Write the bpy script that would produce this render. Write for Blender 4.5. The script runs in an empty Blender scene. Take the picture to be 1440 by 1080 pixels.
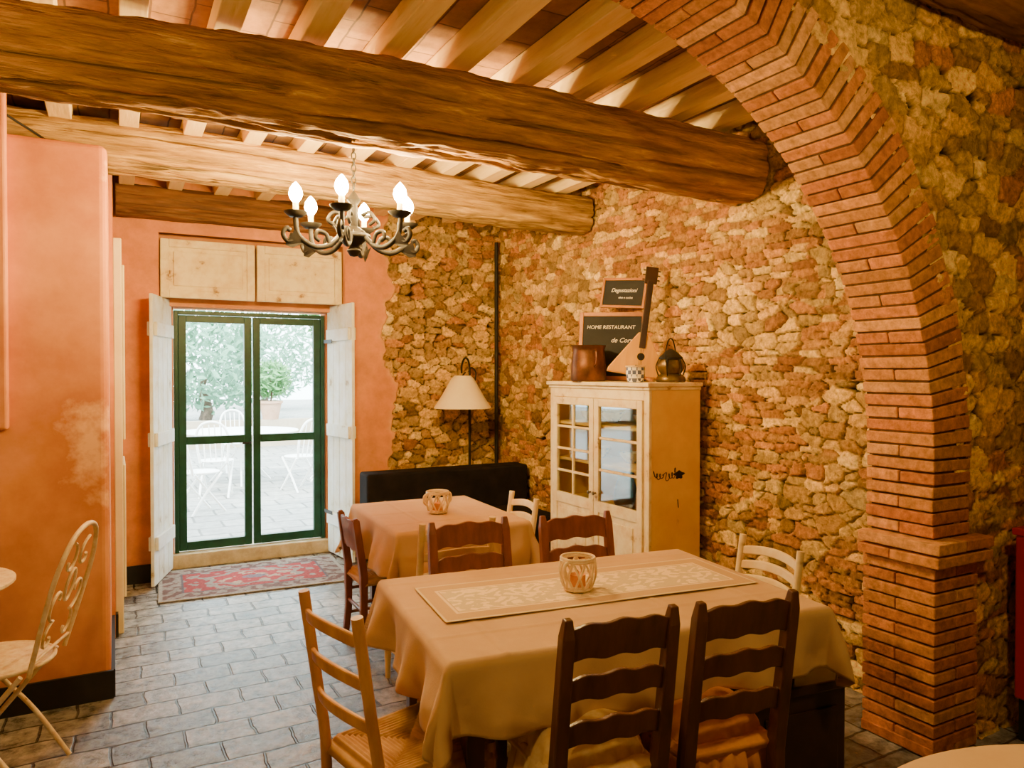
import bpy, bmesh, math, random
import numpy as np
from mathutils import Vector, Matrix
random.seed(7)
SC=bpy.context.scene
COL=SC.collection
pi=math.pi

# ------------------------------------------------------------------ materials
def pmat(name,c1,c2=None,scale=8.0,rough=.6,bump=.15,stretch=(1,1,1),metallic=0.0,detail=6,c3=None,lo=.35,hi=.65,bscale=None,bdist=.01,spec=.3,emit=None,estr=0,trans=0,sheen=0):
    m=bpy.data.materials.new(name); m.use_nodes=True
    nt=m.node_tree; b=nt.nodes['Principled BSDF']
    b.inputs['Roughness'].default_value=rough; b.inputs['Metallic'].default_value=metallic
    b.inputs['Specular IOR Level'].default_value=spec
    if c2 is None: c2=tuple(x*.75 for x in c1)
    tc=nt.nodes.new('ShaderNodeTexCoord'); mp=nt.nodes.new('ShaderNodeMapping')
    mp.inputs['Scale'].default_value=stretch
    nz=nt.nodes.new('ShaderNodeTexNoise'); nz.inputs['Scale'].default_value=scale; nz.inputs['Detail'].default_value=detail
    nz.inputs['Roughness'].default_value=.62
    rp=nt.nodes.new('ShaderNodeValToRGB')
    rp.color_ramp.elements[0].position=lo; rp.color_ramp.elements[1].position=hi
    rp.color_ramp.elements[0].color=(*c1,1); rp.color_ramp.elements[1].color=(*c2,1)
    if c3:
        e=rp.color_ramp.elements.new(min(.98,hi+.08)); e.color=(*c3,1)
    nt.links.new(tc.outputs['Object'],mp.inputs[0]); nt.links.new(mp.outputs[0],nz.inputs['Vector'])
    nt.links.new(nz.outputs['Fac'],rp.inputs[0]); nt.links.new(rp.outputs[0],b.inputs['Base Color'])
    if bump>0:
        n2=nt.nodes.new('ShaderNodeTexNoise'); n2.inputs['Scale'].default_value=bscale or scale*2.5; n2.inputs['Detail'].default_value=6
        nt.links.new(mp.outputs[0],n2.inputs['Vector'])
        bp=nt.nodes.new('ShaderNodeBump'); bp.inputs['Strength'].default_value=bump; bp.inputs['Distance'].default_value=bdist
        nt.links.new(n2.outputs['Fac'],bp.inputs['Height']); nt.links.new(bp.outputs[0],b.inputs['Normal'])
    if emit:
        b.inputs['Emission Color'].default_value=(*emit,1); b.inputs['Emission Strength'].default_value=estr
    if trans: b.inputs['Transmission Weight'].default_value=trans
    if sheen: b.inputs['Sheen Weight'].default_value=sheen
    return m

def vcmat(name,rough=.85,nscale=60,bump=.5,bdist=.006,var=.35,big=None):
    m=bpy.data.materials.new(name); m.use_nodes=True
    nt=m.node_tree; b=nt.nodes['Principled BSDF']
    b.inputs['Roughness'].default_value=rough; b.inputs['Specular IOR Level'].default_value=.2
    at=nt.nodes.new('ShaderNodeAttribute'); at.attribute_name='Col'
    tc=nt.nodes.new('ShaderNodeTexCoord')
    nz=nt.nodes.new('ShaderNodeTexNoise'); nz.inputs['Scale'].default_value=nscale; nz.inputs['Detail'].default_value=8; nz.inputs['Roughness'].default_value=.7
    nt.links.new(tc.outputs['Object'],nz.inputs['Vector'])
    mr=nt.nodes.new('ShaderNodeMapRange'); mr.inputs['From Min'].default_value=.3; mr.inputs['From Max'].default_value=.7
    mr.inputs['To Min'].default_value=1-var; mr.inputs['To Max'].default_value=1+var
    nt.links.new(nz.outputs['Fac'],mr.inputs['Value'])
    mx=nt.nodes.new('ShaderNodeVectorMath'); mx.operation='SCALE'
    nt.links.new(at.outputs['Color'],mx.inputs[0]); nt.links.new(mr.outputs[0],mx.inputs['Scale'])
    nt.links.new(mx.outputs[0],b.inputs['Base Color'])
    bp=nt.nodes.new('ShaderNodeBump'); bp.inputs['Strength'].default_value=bump; bp.inputs['Distance'].default_value=bdist
    nt.links.new(nz.outputs['Fac'],bp.inputs['Height']); nt.links.new(bp.outputs[0],b.inputs['Normal'])
    return m

def brickmat(name,c1,c2,mortar,bw,rh,ms=.008,rot=(0,0,0),rough=.7,bump=.5,bias=0,nvar=.5,warp=.022,nsc=11):
    m=bpy.data.materials.new(name); m.use_nodes=True
    nt=m.node_tree; b=nt.nodes['Principled BSDF']; b.inputs['Roughness'].default_value=rough
    b.inputs['Specular IOR Level'].default_value=.5
    tc=nt.nodes.new('ShaderNodeTexCoord'); mp=nt.nodes.new('ShaderNodeMapping'); mp.inputs['Rotation'].default_value=rot
    nt.links.new(tc.outputs['Object'],mp.inputs[0])
    wn=nt.nodes.new('ShaderNodeTexNoise'); wn.inputs['Scale'].default_value=6
    nt.links.new(mp.outputs[0],wn.inputs['Vector'])
    sb=nt.nodes.new('ShaderNodeVectorMath'); sb.operation='MULTIPLY_ADD'
    sb.inputs[1].default_value=(warp,warp,0)
    nt.links.new(wn.outputs['Color'],sb.inputs[0]); nt.links.new(mp.outputs[0],sb.inputs[2])
    bt=nt.nodes.new('ShaderNodeTexBrick')
    bt.inputs['Scale'].default_value=1; bt.inputs['Brick Width'].default_value=bw; bt.inputs['Row Height'].default_value=rh
    bt.inputs['Mortar Size'].default_value=ms; bt.inputs['Mortar Smooth'].default_value=.6; bt.inputs['Bias'].default_value=bias
    bt.inputs['Color1'].default_value=(*c1,1); bt.inputs['Color2'].default_value=(*c2,1); bt.inputs['Mortar'].default_value=(*mortar,1)
    nt.links.new(sb.outputs[0],bt.inputs['Vector'])
    nz=nt.nodes.new('ShaderNodeTexNoise'); nz.inputs['Scale'].default_value=nsc; nz.inputs['Detail'].default_value=10; nz.inputs['Roughness'].default_value=.68
    nt.links.new(mp.outputs[0],nz.inputs['Vector'])
    mr=nt.nodes.new('ShaderNodeMapRange'); mr.inputs['From Min'].default_value=.3; mr.inputs['From Max'].default_value=.7
    mr.inputs['To Min'].default_value=1-nvar; mr.inputs['To Max'].default_value=1+nvar
    nt.links.new(nz.outputs['Fac'],mr.inputs['Value'])
    mx=nt.nodes.new('ShaderNodeVectorMath'); mx.operation='SCALE'
    nt.links.new(bt.outputs['Color'],mx.inputs[0]); nt.links.new(mr.outputs[0],mx.inputs['Scale'])
    nt.links.new(mx.outputs[0],b.inputs['Base Color'])
    hh=nt.nodes.new('ShaderNodeMath'); hh.operation='MULTIPLY_ADD'; hh.inputs[1].default_value=-1.0
    nt.links.new(bt.outputs['Fac'],hh.inputs[0]); nt.links.new(nz.outputs['Fac'],hh.inputs[2])
    bp=nt.nodes.new('ShaderNodeBump'); bp.inputs['Strength'].default_value=bump; bp.inputs['Distance'].default_value=.012
    nt.links.new(hh.outputs[0],bp.inputs['Height']); nt.links.new(bp.outputs[0],b.inputs['Normal'])
    return m

M={}
M['plaster']=pmat('salmon_plaster',(.78,.34,.115),(.52,.18,.045),scale=1.9,rough=.8,bump=.12,bscale=10,bdist=.008,c3=(.82,.45,.19),lo=.3,hi=.60,detail=9)
M['lowbounceplaster']=pmat('low_bounce_plaster',(.20,.10,.035),(.14,.07,.025),scale=2,rough=.9,bump=.1)  # darkened colour so the unseen walls bounce less light
M['beam']=pmat('old_beam_wood',(.15,.06,.012),(.50,.25,.055),scale=8,rough=.75,bump=1,stretch=(.30,3.0,3.0),lo=.28,hi=.60,c3=(.72,.43,.12),bscale=15,bdist=.03,detail=10)
M['beam2']=pmat('pale_beam_wood',(.14,.068,.012),(.45,.27,.06),scale=8,rough=.75,bump=1,stretch=(.30,3.0,3.0),lo=.30,hi=.58,c3=(.58,.38,.10),bscale=15,bdist=.03,detail=10)
M['joist']=pmat('joist_wood',(.92,.70,.30),(.80,.54,.19),scale=5,rough=.7,bump=.35,stretch=(4,.4,4),lo=.3,hi=.7)
M['darkbeam']=pmat('dark_beam_wood',(.09,.035,.010),(.22,.09,.024),scale=5,rough=.7,bump=.5,stretch=(.4,4,4))
M['ceil']=brickmat('terracotta_ceiling',(.26,.115,.03),(.34,.165,.045),(.10,.045,.014),.3,.15,.006,nvar=.35,bump=.15,rough=.8,rot=(0,0,pi/2))
M['floor']=brickmat('stone_floor',(.155,.15,.135),(.35,.325,.28),(.075,.066,.055),.275,.175,.0075,nvar=.8,bump=.9,rough=.24,warp=.042,nsc=14)
M['terrace']=brickmat('terrace_paving',(.26,.25,.235),(.34,.325,.295),(.13,.125,.115),.5,.35,.018,nvar=.3,bump=.3,rough=.8)
M['brick']=vcmat('arch_brick',nscale=26,bump=.9,bdist=.008,var=.45)
M['stone']=vcmat('rubble_stone',nscale=48,bump=1.0,bdist=.009,var=.5)
M['plastervc']=vcmat('patchy_salmon_plaster',nscale=6,bump=.12,bdist=.01,var=.18)
M['black']=pmat('black_paint',(.012,.012,.012),(.02,.018,.016),rough=.55,bump=.05)
M['green']=pmat('green_door_paint',(.008,.065,.034),(.005,.042,.022),scale=10,rough=.4,bump=.1)
M['cream']=pmat('distressed_cream',(.84,.70,.38),(.74,.54,.24),scale=9,rough=.6,bump=.3,lo=.42,hi=.62,c3=(.28,.13,.035))
M['shutter']=pmat('shutter_white',(.78,.80,.76),(.68,.65,.50),scale=6,rough=.65,bump=.25,lo=.4,hi=.62,c3=(.40,.30,.16))
M['sill']=pmat('step_stone',(.60,.50,.30),(.40,.31,.17),scale=10,rough=.8,bump=.5)
M['ochre']=pmat('ochre_paint',(.88,.55,.09),(.78,.44,.06),scale=4,rough=.55,bump=.15,c3=(.54,.28,.045))
M['darkwood']=pmat('dark_chair_wood',(.11,.036,.012),(.055,.018,.007),scale=6,rough=.38,bump=.15,stretch=(3,3,.7),spec=.5)
M['ebony']=pmat('ebony_wood',(.045,.018,.008),(.025,.010,.005),scale=6,rough=.4,bump=.1,spec=.4)
M['redwood']=pmat('reddish_chair_wood',(.27,.078,.019),(.15,.040,.011),scale=6,rough=.38,bump=.15,stretch=(3,3,.7),spec=.5)
M['natwood']=pmat('natural_chair_wood',(.64,.32,.085),(.44,.19,.045),scale=6,rough=.42,bump=.15,stretch=(3,3,.7),spec=.5)
M['creamwood']=pmat('cream_chair_paint',(.84,.67,.34),(.72,.49,.20),scale=7,rough=.5,bump=.1)
M['rush']=pmat('rush_weave',(.56,.31,.09),(.38,.18,.045),scale=12,rough=.75,bump=.12)
M['cloth']=pmat('tan_tablecloth',(.60,.375,.17),(.52,.31,.13),scale=3,rough=.85,bump=.25,bscale=160,bdist=.002,sheen=.08)
M['cloth2']=pmat('pale_tablecloth',(.63,.405,.19),(.55,.335,.15),scale=3,rough=.85,bump=.25,bscale=160,bdist=.002,sheen=.08)
M['runner']=vcmat('embroidered_runner',nscale=200,bump=.2,bdist=.002,var=.08)
M['rug']=vcmat('woven_rug',nscale=60,bump=.4,bdist=.004,var=.4,rough=.95)
M['iron']=pmat('wrought_iron',(.014,.012,.010),(.026,.021,.016),scale=20,rough=.55,bump=.2,metallic=.2)
M['gardeniron']=pmat('rusty_white_iron',(.84,.70,.44),(.70,.48,.24),scale=30,rough=.6,bump=.3,c3=(.3,.13,.04))
M['gardenwhite']=pmat('white_iron',(.95,.95,.92),(.88,.88,.85),scale=30,rough=.5,bump=.1)
M['candle']=pmat('candle_sleeve',(.85,.72,.42),(.75,.6,.30),scale=10,rough=.5,bump=.05)
M['bulb']=pmat('bulb_glow',(1,.8,.5),(1,.8,.5),bump=0,emit=(1,.68,.25),estr=1180)
M['sofa']=pmat('black_velvet',(.010,.009,.009),(.018,.014,.013),rough=.95,bump=.2,spec=.1)
M['shade']=pmat('lampshade_fabric',(.94,.80,.48),(.88,.72,.40),scale=4,rough=.8,bump=.1,bscale=90)
M['copper']=pmat('aged_copper',(.24,.10,.04),(.11,.05,.025),scale=9,rough=.42,metallic=.8,bump=.2)
M['brass']=pmat('aged_brass',(.20,.13,.045),(.09,.06,.028),scale=12,rough=.4,metallic=.8,bump=.2)
M['board']=pmat('chalkboard',(.012,.013,.012),(.020,.021,.019),scale=4,rough=.7,bump=.05)
M['frame']=pmat('orange_frame_wood',(.46,.19,.038),(.32,.115,.02),scale=6,rough=.45,bump=.15)
M['chalk']=pmat('chalk',(.85,.82,.75),(.75,.72,.65),scale=60,rough=.9,bump=0)
M['balal']=pmat('yellow_spruce',(.74,.39,.025),(.62,.30,.018),scale=5,rough=.4,bump=.05,stretch=(5,5,.6))
M['ceramic']=pmat('ivory_ceramic',(.84,.68,.38),(.68,.48,.22),scale=20,rough=.35,bump=.15)
M['red']=pmat('red_lacquer',(.46,.014,.010),(.38,.011,.008),scale=4,rough=.4,bump=.05)
M['cushion1']=pmat('cream_cushion',(.84,.64,.32),(.66,.40,.14),scale=14,rough=.9,bump=.3,bscale=14,bdist=.015,c3=(.5,.24,.07))
M['cushion2']=pmat('apricot_cushion',(.78,.34,.08),(.62,.24,.05),scale=12,rough=.9,bump=.3,bscale=14,bdist=.015)
M['leaf']=pmat('leaf_green',(.13,.32,.11),(.07,.21,.06),scale=3,rough=.6,bump=0)
M['leaf2']=pmat('leaf_silver',(.18,.36,.24),(.12,.28,.17),scale=3,rough=.6,bump=0)
M['bark']=pmat('bark',(.18,.13,.09),(.1,.07,.05),scale=10,rough=.9,bump=.6)
M['terra']=pmat('terracotta_pot',(.50,.30,.20),(.42,.24,.15),scale=8,rough=.8,bump=.1)
M['gwall']=pmat('garden_wall_render',(.46,.37,.27),(.38,.30,.21),scale=5,rough=.9,bump=.4)
M['white']=pmat('white_panel',(.82,.70,.42),(.72,.57,.30),scale=3,rough=.6,bump=.1)
def checker(name):
    m=bpy.data.materials.new(name); m.use_nodes=True; nt=m.node_tree; b=nt.nodes['Principled BSDF']; b.inputs['Roughness'].default_value=.25
    tc=nt.nodes.new('ShaderNodeTexCoord'); ck=nt.nodes.new('ShaderNodeTexChecker'); ck.inputs['Scale'].default_value=42
    ck.inputs['Color1'].default_value=(.88,.84,.74,1); ck.inputs['Color2'].default_value=(.10,.12,.22,1)
    nt.links.new(tc.outputs['Object'],ck.inputs['Vector']); nt.links.new(ck.outputs['Color'],b.inputs['Base Color']); return m
M['checker']=checker('checkered_ceramic')
M['bluewhite']=pmat('white_blue_ceramic',(.85,.83,.76),(.80,.78,.72),scale=24,rough=.25,bump=.02,lo=.5,hi=.56,c3=(.06,.12,.4))
def glassmat(name,tint=(1,1,1),fac=.1):
    m=bpy.data.materials.new(name); m.use_nodes=True; nt=m.node_tree; nt.nodes.clear()
    o=nt.nodes.new('ShaderNodeOutputMaterial'); t=nt.nodes.new('ShaderNodeBsdfTransparent'); g=nt.nodes.new('ShaderNodeBsdfGlossy'); x=nt.nodes.new('ShaderNodeMixShader')
    t.inputs[0].default_value=(*tint,1); g.inputs['Roughness'].default_value=.03
    nz=nt.nodes.new('ShaderNodeTexNoise'); nz.inputs['Scale'].default_value=3
    mr=nt.nodes.new('ShaderNodeMapRange'); mr.inputs['To Min'].default_value=fac*.7; mr.inputs['To Max'].default_value=fac*1.3
    nt.links.new(nz.outputs['Fac'],mr.inputs['Value']); nt.links.new(mr.outputs[0],x.inputs[0])
    nt.links.new(t.outputs[0],x.inputs[1]); nt.links.new(g.outputs[0],x.inputs[2]); nt.links.new(x.outputs[0],o.inputs[0]); return m
M['glass']=glassmat('window_glass',(.97,1,.99),.04)
M['cabglass']=glassmat('old_glass',(.9,.95,.93),.12)

# ------------------------------------------------------------------ mesh builder
class MB:
    def __init__(s): s.v=[]; s.f=[]; s.c=[]
    def add(s,vs,fs,c=None):
        o=len(s.v); s.v+= [tuple(v) for v in vs]; s.f+=[tuple(i+o for i in f) for f in fs]
        if c is not None: s.c+= [c]*len(vs)
        return s
    def box(s,c,size,rot=None,col=None):
        hx,hy,hz=[a/2 for a in size]
        vs=[Vector((x,y,z)) for x in(-hx,hx) for y in(-hy,hy) for z in(-hz,hz)]
        if rot is not None: vs=[rot@v for v in vs]
        vs=[v+Vector(c) for v in vs]
        return s.add(vs,[(0,1,3,2),(4,6,7,5),(0,4,5,1),(2,3,7,6),(0,2,6,4),(1,5,7,3)],col)
    def b2(s,x0,x1,y0,y1,z0,z1): return s.box(((x0+x1)/2,(y0+y1)/2,(z0+z1)/2),(abs(x1-x0),abs(y1-y0),abs(z1-z0)))
    def tube(s,pts,r,seg=8,closed=False,sq=False):
        pts=[Vector(p) for p in pts]; n=len(pts)
        rs=r if isinstance(r,(list,tuple)) else [r]*n
        vs=[];fs=[]
        ref=None
        for i,p in enumerate(pts):
            if closed: t=(pts[(i+1)%n]-pts[i-1])
            else: t=(pts[min(i+1,n-1)]-pts[max(i-1,0)])
            if t.length<1e-9: t=Vector((0,0,1))
            t.normalize()
            if ref is None:
                ref=Vector((1,0,0)) if abs(t.x)<.8 else Vector((0,1,0))
            a=(ref-t*ref.dot(t))
            if a.length<1e-6: a=t.orthogonal()
            a.normalize(); ref=a; b=t.cross(a)
            for k in range(seg):
                th=2*pi*k/seg+(pi/4 if sq else 0)
                vs.append(p+(a*math.cos(th)+b*math.sin(th))*rs[i])
        m=n if closed else n-1
        for i in range(m):
            j=(i+1)%n
            for k in range(seg):
                k2=(k+1)%seg
                fs.append((i*seg+k,i*seg+k2,j*seg+k2,j*seg+k))
        if not closed:
            fs.append(tuple(range(seg))[::-1]); fs.append(tuple((n-1)*seg+k for k in range(seg)))
        return s.add(vs,fs)
    def lathe(s,prof,seg=24,c=(0,0,0),rf=None):
        vs=[];fs=[];n=len(prof)
        for i,(r,z) in enumerate(prof):
            for k in range(seg):
                th=2*pi*k/seg; rr=max(r,1e-4)*(rf(th,i) if rf else 1)
                vs.append((c[0]+rr*math.cos(th),c[1]+rr*math.sin(th),c[2]+z))
        for i in range(n-1):
            for k in range(seg):
                k2=(k+1)%seg; fs.append((i*seg+k,i*seg+k2,(i+1)*seg+k2,(i+1)*seg+k))
        return s.add(vs,fs)
    def slat(s,x0,x1,z,h,yf,th,top,bow=0,n=20,bot=None):
        vs=[];fs=[]
        for i in range(n+1):
            q=-1+2*i/n; x=x0+(x1-x0)*i/n
            zt=z+h/2+top(q); zb=z-h/2+(bot(q) if bot else 0)
            for zz in (zb,zt):
                y=yf(zz)-bow*(1-q*q)
                vs+= [(x,y-th/2,zz),(x,y+th/2,zz)]
        for i in range(n):
            a=i*4;b=a+4
            fs+=[(a,a+1,b+1,b),(a+2,b+2,b+3,a+3),(a,b,b+2,a+2),(a+1,a+3,b+3,b+1)]
        fs+=[(0,2,3,1),(n*4,n*4+1,n*4+3,n*4+2)]
        return s.add(vs,fs)
    def obj(s,name,mat,parent=None,smooth=False,bevel=0,loc=None,label=None):
        me=bpy.data.meshes.new(name); me.from_pydata(s.v,[],s.f); me.update()
        if s.c:
            a=me.color_attributes.new('Col','FLOAT_COLOR','POINT')
            a.data.foreach_set('color',np.array([(*c,1) for c in s.c],dtype=np.float32).ravel())
        bm=bmesh.new(); bm.from_mesh(me); bmesh.ops.recalc_face_normals(bm,faces=bm.faces); bm.to_mesh(me); bm.free()
        me.materials.append(mat)
        o=bpy.data.objects.new(name,me); COL.objects.link(o)
        if loc: o.location=loc
        if parent: o.parent=parent
        if smooth:
            me.shade_smooth()
            try:
                me.set_sharp_from_angle(angle=math.radians(50))
            except Exception: pass
        if bevel:
            md=o.modifiers.new('Bevel','BEVEL'); md.width=bevel; md.segments=2; md.limit_method='ANGLE'
        if label: o['label']=label
        return o

def tag(o,label,cat,group=None):
    o['label']=label; o['category']=cat
    if group: o['group']=group
    return o
def struct(o,label=None):
    o['kind']='structure'
    if label: o['label']=label
    return o
def empty(name,loc,rz,label,cat,group=None):
    e=bpy.data.objects.new(name,None); e.empty_display_size=.1; COL.objects.link(e)
    e.location=loc; e.rotation_euler=(0,0,rz); return tag(e,label,cat,group)
def facing(fx,fy): return math.atan2(-fx,fy)
def spline(P,n=8):
    P=[Vector(p) for p in P]; out=[]
    for i in range(len(P)-1):
        p0=P[max(i-1,0)];p1=P[i];p2=P[i+1];p3=P[min(i+2,len(P)-1)]
        for k in range(n):
            t=k/n
            out.append(.5*((2*p1)+(p2-p0)*t+(2*p0-5*p1+4*p2-p3)*t*t+(3*p1-p0-3*p2+p3)*t**3))
    out.append(P[-1]); return out

# ------------------------------------------------------------------ numpy noise
def hsh(i,j,k):
    i=i.astype(np.int64).astype(np.uint64); j=j.astype(np.int64).astype(np.uint64)
    n=i*np.uint64(374761393)+j*np.uint64(668265263)+np.uint64(k*1442695041+77)
    n&=np.uint64(0xffffffff); n=(n^(n>>np.uint64(13)))*np.uint64(1274126177); n&=np.uint64(0xffffffff)
    n=(n^(n>>np.uint64(16)))*np.uint64(2246822519); n&=np.uint64(0xffffffff); n^=(n>>np.uint64(15))
    return (n&np.uint64(0xffff)).astype(np.float64)/65535.
def vn(x,y,k):
    ix=np.floor(x);iy=np.floor(y);fx=x-ix;fy=y-iy
    fx=fx*fx*(3-2*fx);fy=fy*fy*(3-2*fy)
    a=hsh(ix,iy,k);b=hsh(ix+1,iy,k);c=hsh(ix,iy+1,k);d=hsh(ix+1,iy+1,k)
    return (a*(1-fx)+b*fx)*(1-fy)+(c*(1-fx)+d*fx)*fy
def fbm(x,y,k,o=4):
    r=0;a=.5;t=0
    for q in range(o):
        r=r+a*vn(x*2**q,y*2**q,k+q*17); t+=a; a*=.5
    return r/t
def sst(a,b,x):
    t=np.clip((x-a)/(b-a),0,1); return t*t*(3-2*t)
def vor(u,v,cx,cy,k,p=2.6,jx=.8,jy=.75):
    U=u/cx; V=v/cy; iv0=np.floor(V)
    F1=np.full(u.shape,1e9);F2=F1.copy();ID=np.zeros(u.shape);DX=F1*0;DY=F1*0
    for dv in(-1,0,1):
        jv=iv0+dv; off=hsh(jv,jv*0+5,k+3)
        iu0=np.floor(U-off)
        for du in(-2,-1,0,1,2):
            ju=iu0+du
            px=ju+off+.5+(hsh(ju,jv,k)-.5)*jx; py=jv+.5+(hsh(ju,jv,k+1)-.5)*jy
            w=hsh(ju,jv,k+2)*.38
            dx=U-px;dy=V-py
            d=(np.abs(dx)**p+np.abs(dy)**p)**(1/p)-w
            idn=hsh(ju,jv,k+4)
            m=d<F1
            F2=np.where(m,F1,np.minimum(F2,d)); F1=np.where(m,d,F1); ID=np.where(m,idn,ID); DX=np.where(m,dx,DX);DY=np.where(m,dy,DY)
    return F1,F2,ID,DX,DY
PA=np.array([(.60,.36,.085),(.72,.46,.12),(.50,.28,.065),(.36,.20,.05),(.64,.38,.10),(.78,.55,.18),(.48,.21,.055),(.66,.42,.11),(.44,.28,.085),(.74,.48,.13)])
PB=np.array([(.52,.23,.055),(.46,.19,.05),(.66,.40,.11),(.50,.25,.06),(.38,.19,.05),(.70,.46,.13),(.60,.34,.09)])
def stone_field(u,v,k,bm=.60,sc=1.0):
    wu=u+.028*(fbm(u*8,v*8,k+50)-.5)*2+.006*(fbm(u*34,v*34,k+51,2)-.5)*2
    wv=v+.020*(fbm(u*8,v*8,k+60)-.5)*2+.005*(fbm(u*34,v*34,k+61,2)-.5)*2
    res=[]
    for cx,cy,P,kk,jx,jy,wm in((.122*sc,.068*sc,PA,k,.9,.8,1),(.14*sc,.042*sc,PB,k+200,.8,.35,.4)):
        F1,F2,ID,DX,DY=vor(u+(wu-u)*wm,v+(wv-v)*wm,cx,cy,kk,3.2,jx,jy)
        e=F2-F1
        tilt=(((ID*37)%1)-.5)*DX+(((ID*91)%1)-.5)*DY
        h=sst(.01,.09,e)*(.66+.28*((ID*53)%1)+.6*tilt)
        n=len(P); c=P[np.minimum((ID*n).astype(int),n-1)]
        c=c*(.52+.62*((ID*17)%1))[...,None]
        res.append((e,h,c))
    mk=fbm(u*1.7+3,v*2.2,k+99,3)>bm
    e=np.where(mk,res[1][0],res[0][0]); h=np.where(mk,res[1][1]*.75,res[0][1]); c=np.where(mk[...,None],res[1][2],res[0][2])
    nz=fbm(u*30,v*30,k+70,4); n3=fbm(u*3,v*3,k+75,3)
    mh=.25*sst(.46,.62,n3)
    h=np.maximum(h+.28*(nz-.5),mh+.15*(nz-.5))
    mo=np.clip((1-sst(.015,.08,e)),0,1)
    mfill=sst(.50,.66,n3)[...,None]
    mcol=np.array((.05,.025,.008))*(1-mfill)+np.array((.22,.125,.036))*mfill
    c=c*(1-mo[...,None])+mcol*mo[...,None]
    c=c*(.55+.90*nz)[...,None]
    c=c*(.35+.65*sst(.0,.35,h))[...,None]  # occlusion-style shade painted into the colour, darker where the relief is deep
    lowp=fbm(u*1.1,v*1.1,k+120,3)
    c=c*(.80+.5*lowp)[...,None]
    return h,c
def grid_obj(name,P,col,keep,mat,smooth=True):
    ny,nx=P.shape[:2]
    idx=np.arange(ny*nx).reshape(ny,nx)
    q=np.stack([idx[:-1,:-1],idx[:-1,1:],idx[1:,1:],idx[1:,:-1]],-1)
    if keep is not None:
        kq=keep[:-1,:-1]&keep[:-1,1:]&keep[1:,1:]&keep[1:,:-1]; q=q[kq]
    q=q.reshape(-1,4)
    used=np.unique(q); rm=np.zeros(ny*nx,dtype=np.int64); rm[used]=np.arange(len(used))
    V=P.reshape(-1,3)[used]; q=rm[q]
    me=bpy.data.meshes.new(name); me.from_pydata(V.tolist(),[],q.tolist()); me.update()
    if col is not None:
        a=me.color_attributes.new('Col','FLOAT_COLOR','POINT')
        cc=np.ones((len(used),4),dtype=np.float32); cc[:,:3]=col.reshape(-1,3)[used]
        a.data.foreach_set('color',cc.ravel())
    if smooth: me.shade_smooth()
    me.materials.append(mat)
    o=bpy.data.objects.new(name,me); COL.objects.link(o); return o

# ================================================================== SHELL
XR=3.2; YB=6.15; ZC=3.0
ys=np.arange(2.115,6.25,.0075); zs=np.arange(0,3.0,.0075)
Yg,Zg=np.meshgrid(ys,zs)
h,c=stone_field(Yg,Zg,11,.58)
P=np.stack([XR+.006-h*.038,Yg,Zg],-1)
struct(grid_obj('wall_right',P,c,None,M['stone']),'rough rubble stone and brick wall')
xs=np.arange(0.0,3.26,.01)
Xg,Zg=np.meshgrid(xs,np.arange(0,3.0,.01))
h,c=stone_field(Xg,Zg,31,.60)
bd=2.10+.10*(fbm(Zg*3,Xg*0+2,5)-.5)*2+.06*(fbm(Zg*14,Xg*9,6)-.5)*2-.12*sst(.75,.45,Zg)
pn=fbm(Xg*1.8,Zg*1.8,44); pn2=fbm(Xg*5,Zg*5,45)
pc=np.array((.80,.34,.11))*(1-pn[...,None])+np.array((.54,.17,.045))*pn[...,None]
pc=pc*(.82+.36*pn2)[...,None]
rim=(sst(-.07,-.005,Xg-bd))[...,None]
pc=pc*(1-rim*.5)+np.array((.70,.44,.16))*rim*.5
hole=((Xg>.30)&(Xg<1.70)&(Zg<2.60))
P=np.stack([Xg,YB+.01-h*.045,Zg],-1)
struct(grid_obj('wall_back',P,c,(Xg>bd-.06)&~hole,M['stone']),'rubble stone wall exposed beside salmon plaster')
edge=sst(0,-.02,Xg-bd)
P=np.stack([Xg,YB+.012-.062*edge-.006*(pn2-.5),Zg],-1)
struct(grid_obj('wall_back_plaster',P,pc,(Xg<bd+.004)&~hole,M['plastervc']),'salmon plaster wall breaking away to rubble stone')
def sbox(name,x0,x1,y0,y1,z0,z1,mat,bevel=0,label=None):
    return struct(MB().b2(x0,x1,y0,y1,z0,z1).obj(name,mat,bevel=bevel),label)
t=MB().b2(.05,.295,6.17,6.6,0,3.05).b2(1.705,2.0,6.17,6.6,0,3.05).b2(.295,1.705,6.30,6.6,2.07,3.05).b2(.295,.415,6.42,6.6,.0,2.07).b2(1.62,1.705,6.42,6.6,.0,2.07)
struct(t.obj('wall_reveal',M['plaster']),'salmon plaster door reveal')
sbox('wall_back_outer',2.0,3.5,6.25,6.6,0,3.05,M['gwall'])
sbox('wall_back_outer.001',-2.4,.05,6.17,6.6,0,3.05,M['plaster'])
sbox('trim_1',.30,1.70,6.375,6.66,0,.115,M['sill'],.01,'worn pale stone door step')
sbox('wall_left',-.25,0.0,4.9,6.16,0,3.0,M['plaster'],0,'salmon plaster side wall')
o=sbox('wall_partition',-2.2,-.02,4.0,4.92,0,2.63,M['plaster'],.035,'salmon plastered closet block with rounded top')
o.modifiers['Bevel'].segments=4
sbox('wall_partition.001',-2.2,-.415,3.93,4.02,1.30,2.82,M['plaster'],.01)
sbox('baseboard_left',-2.2,-.01,3.985,4.0,0,.135,M['black'])
sbox('baseboard_left.001',-.02,-.003,4.0,4.9,0,.135,M['black'])
sbox('baseboard_left.002',0.0,.015,4.9,6.1,0,.135,M['black'])
sbox('baseboard_back',0.0,.30,6.075,6.09,0,.135,M['black'])
sbox('wall_far_left',-2.4,-2.2,-1.6,6.2,0,3.3,M['lowbounceplaster'])
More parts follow.
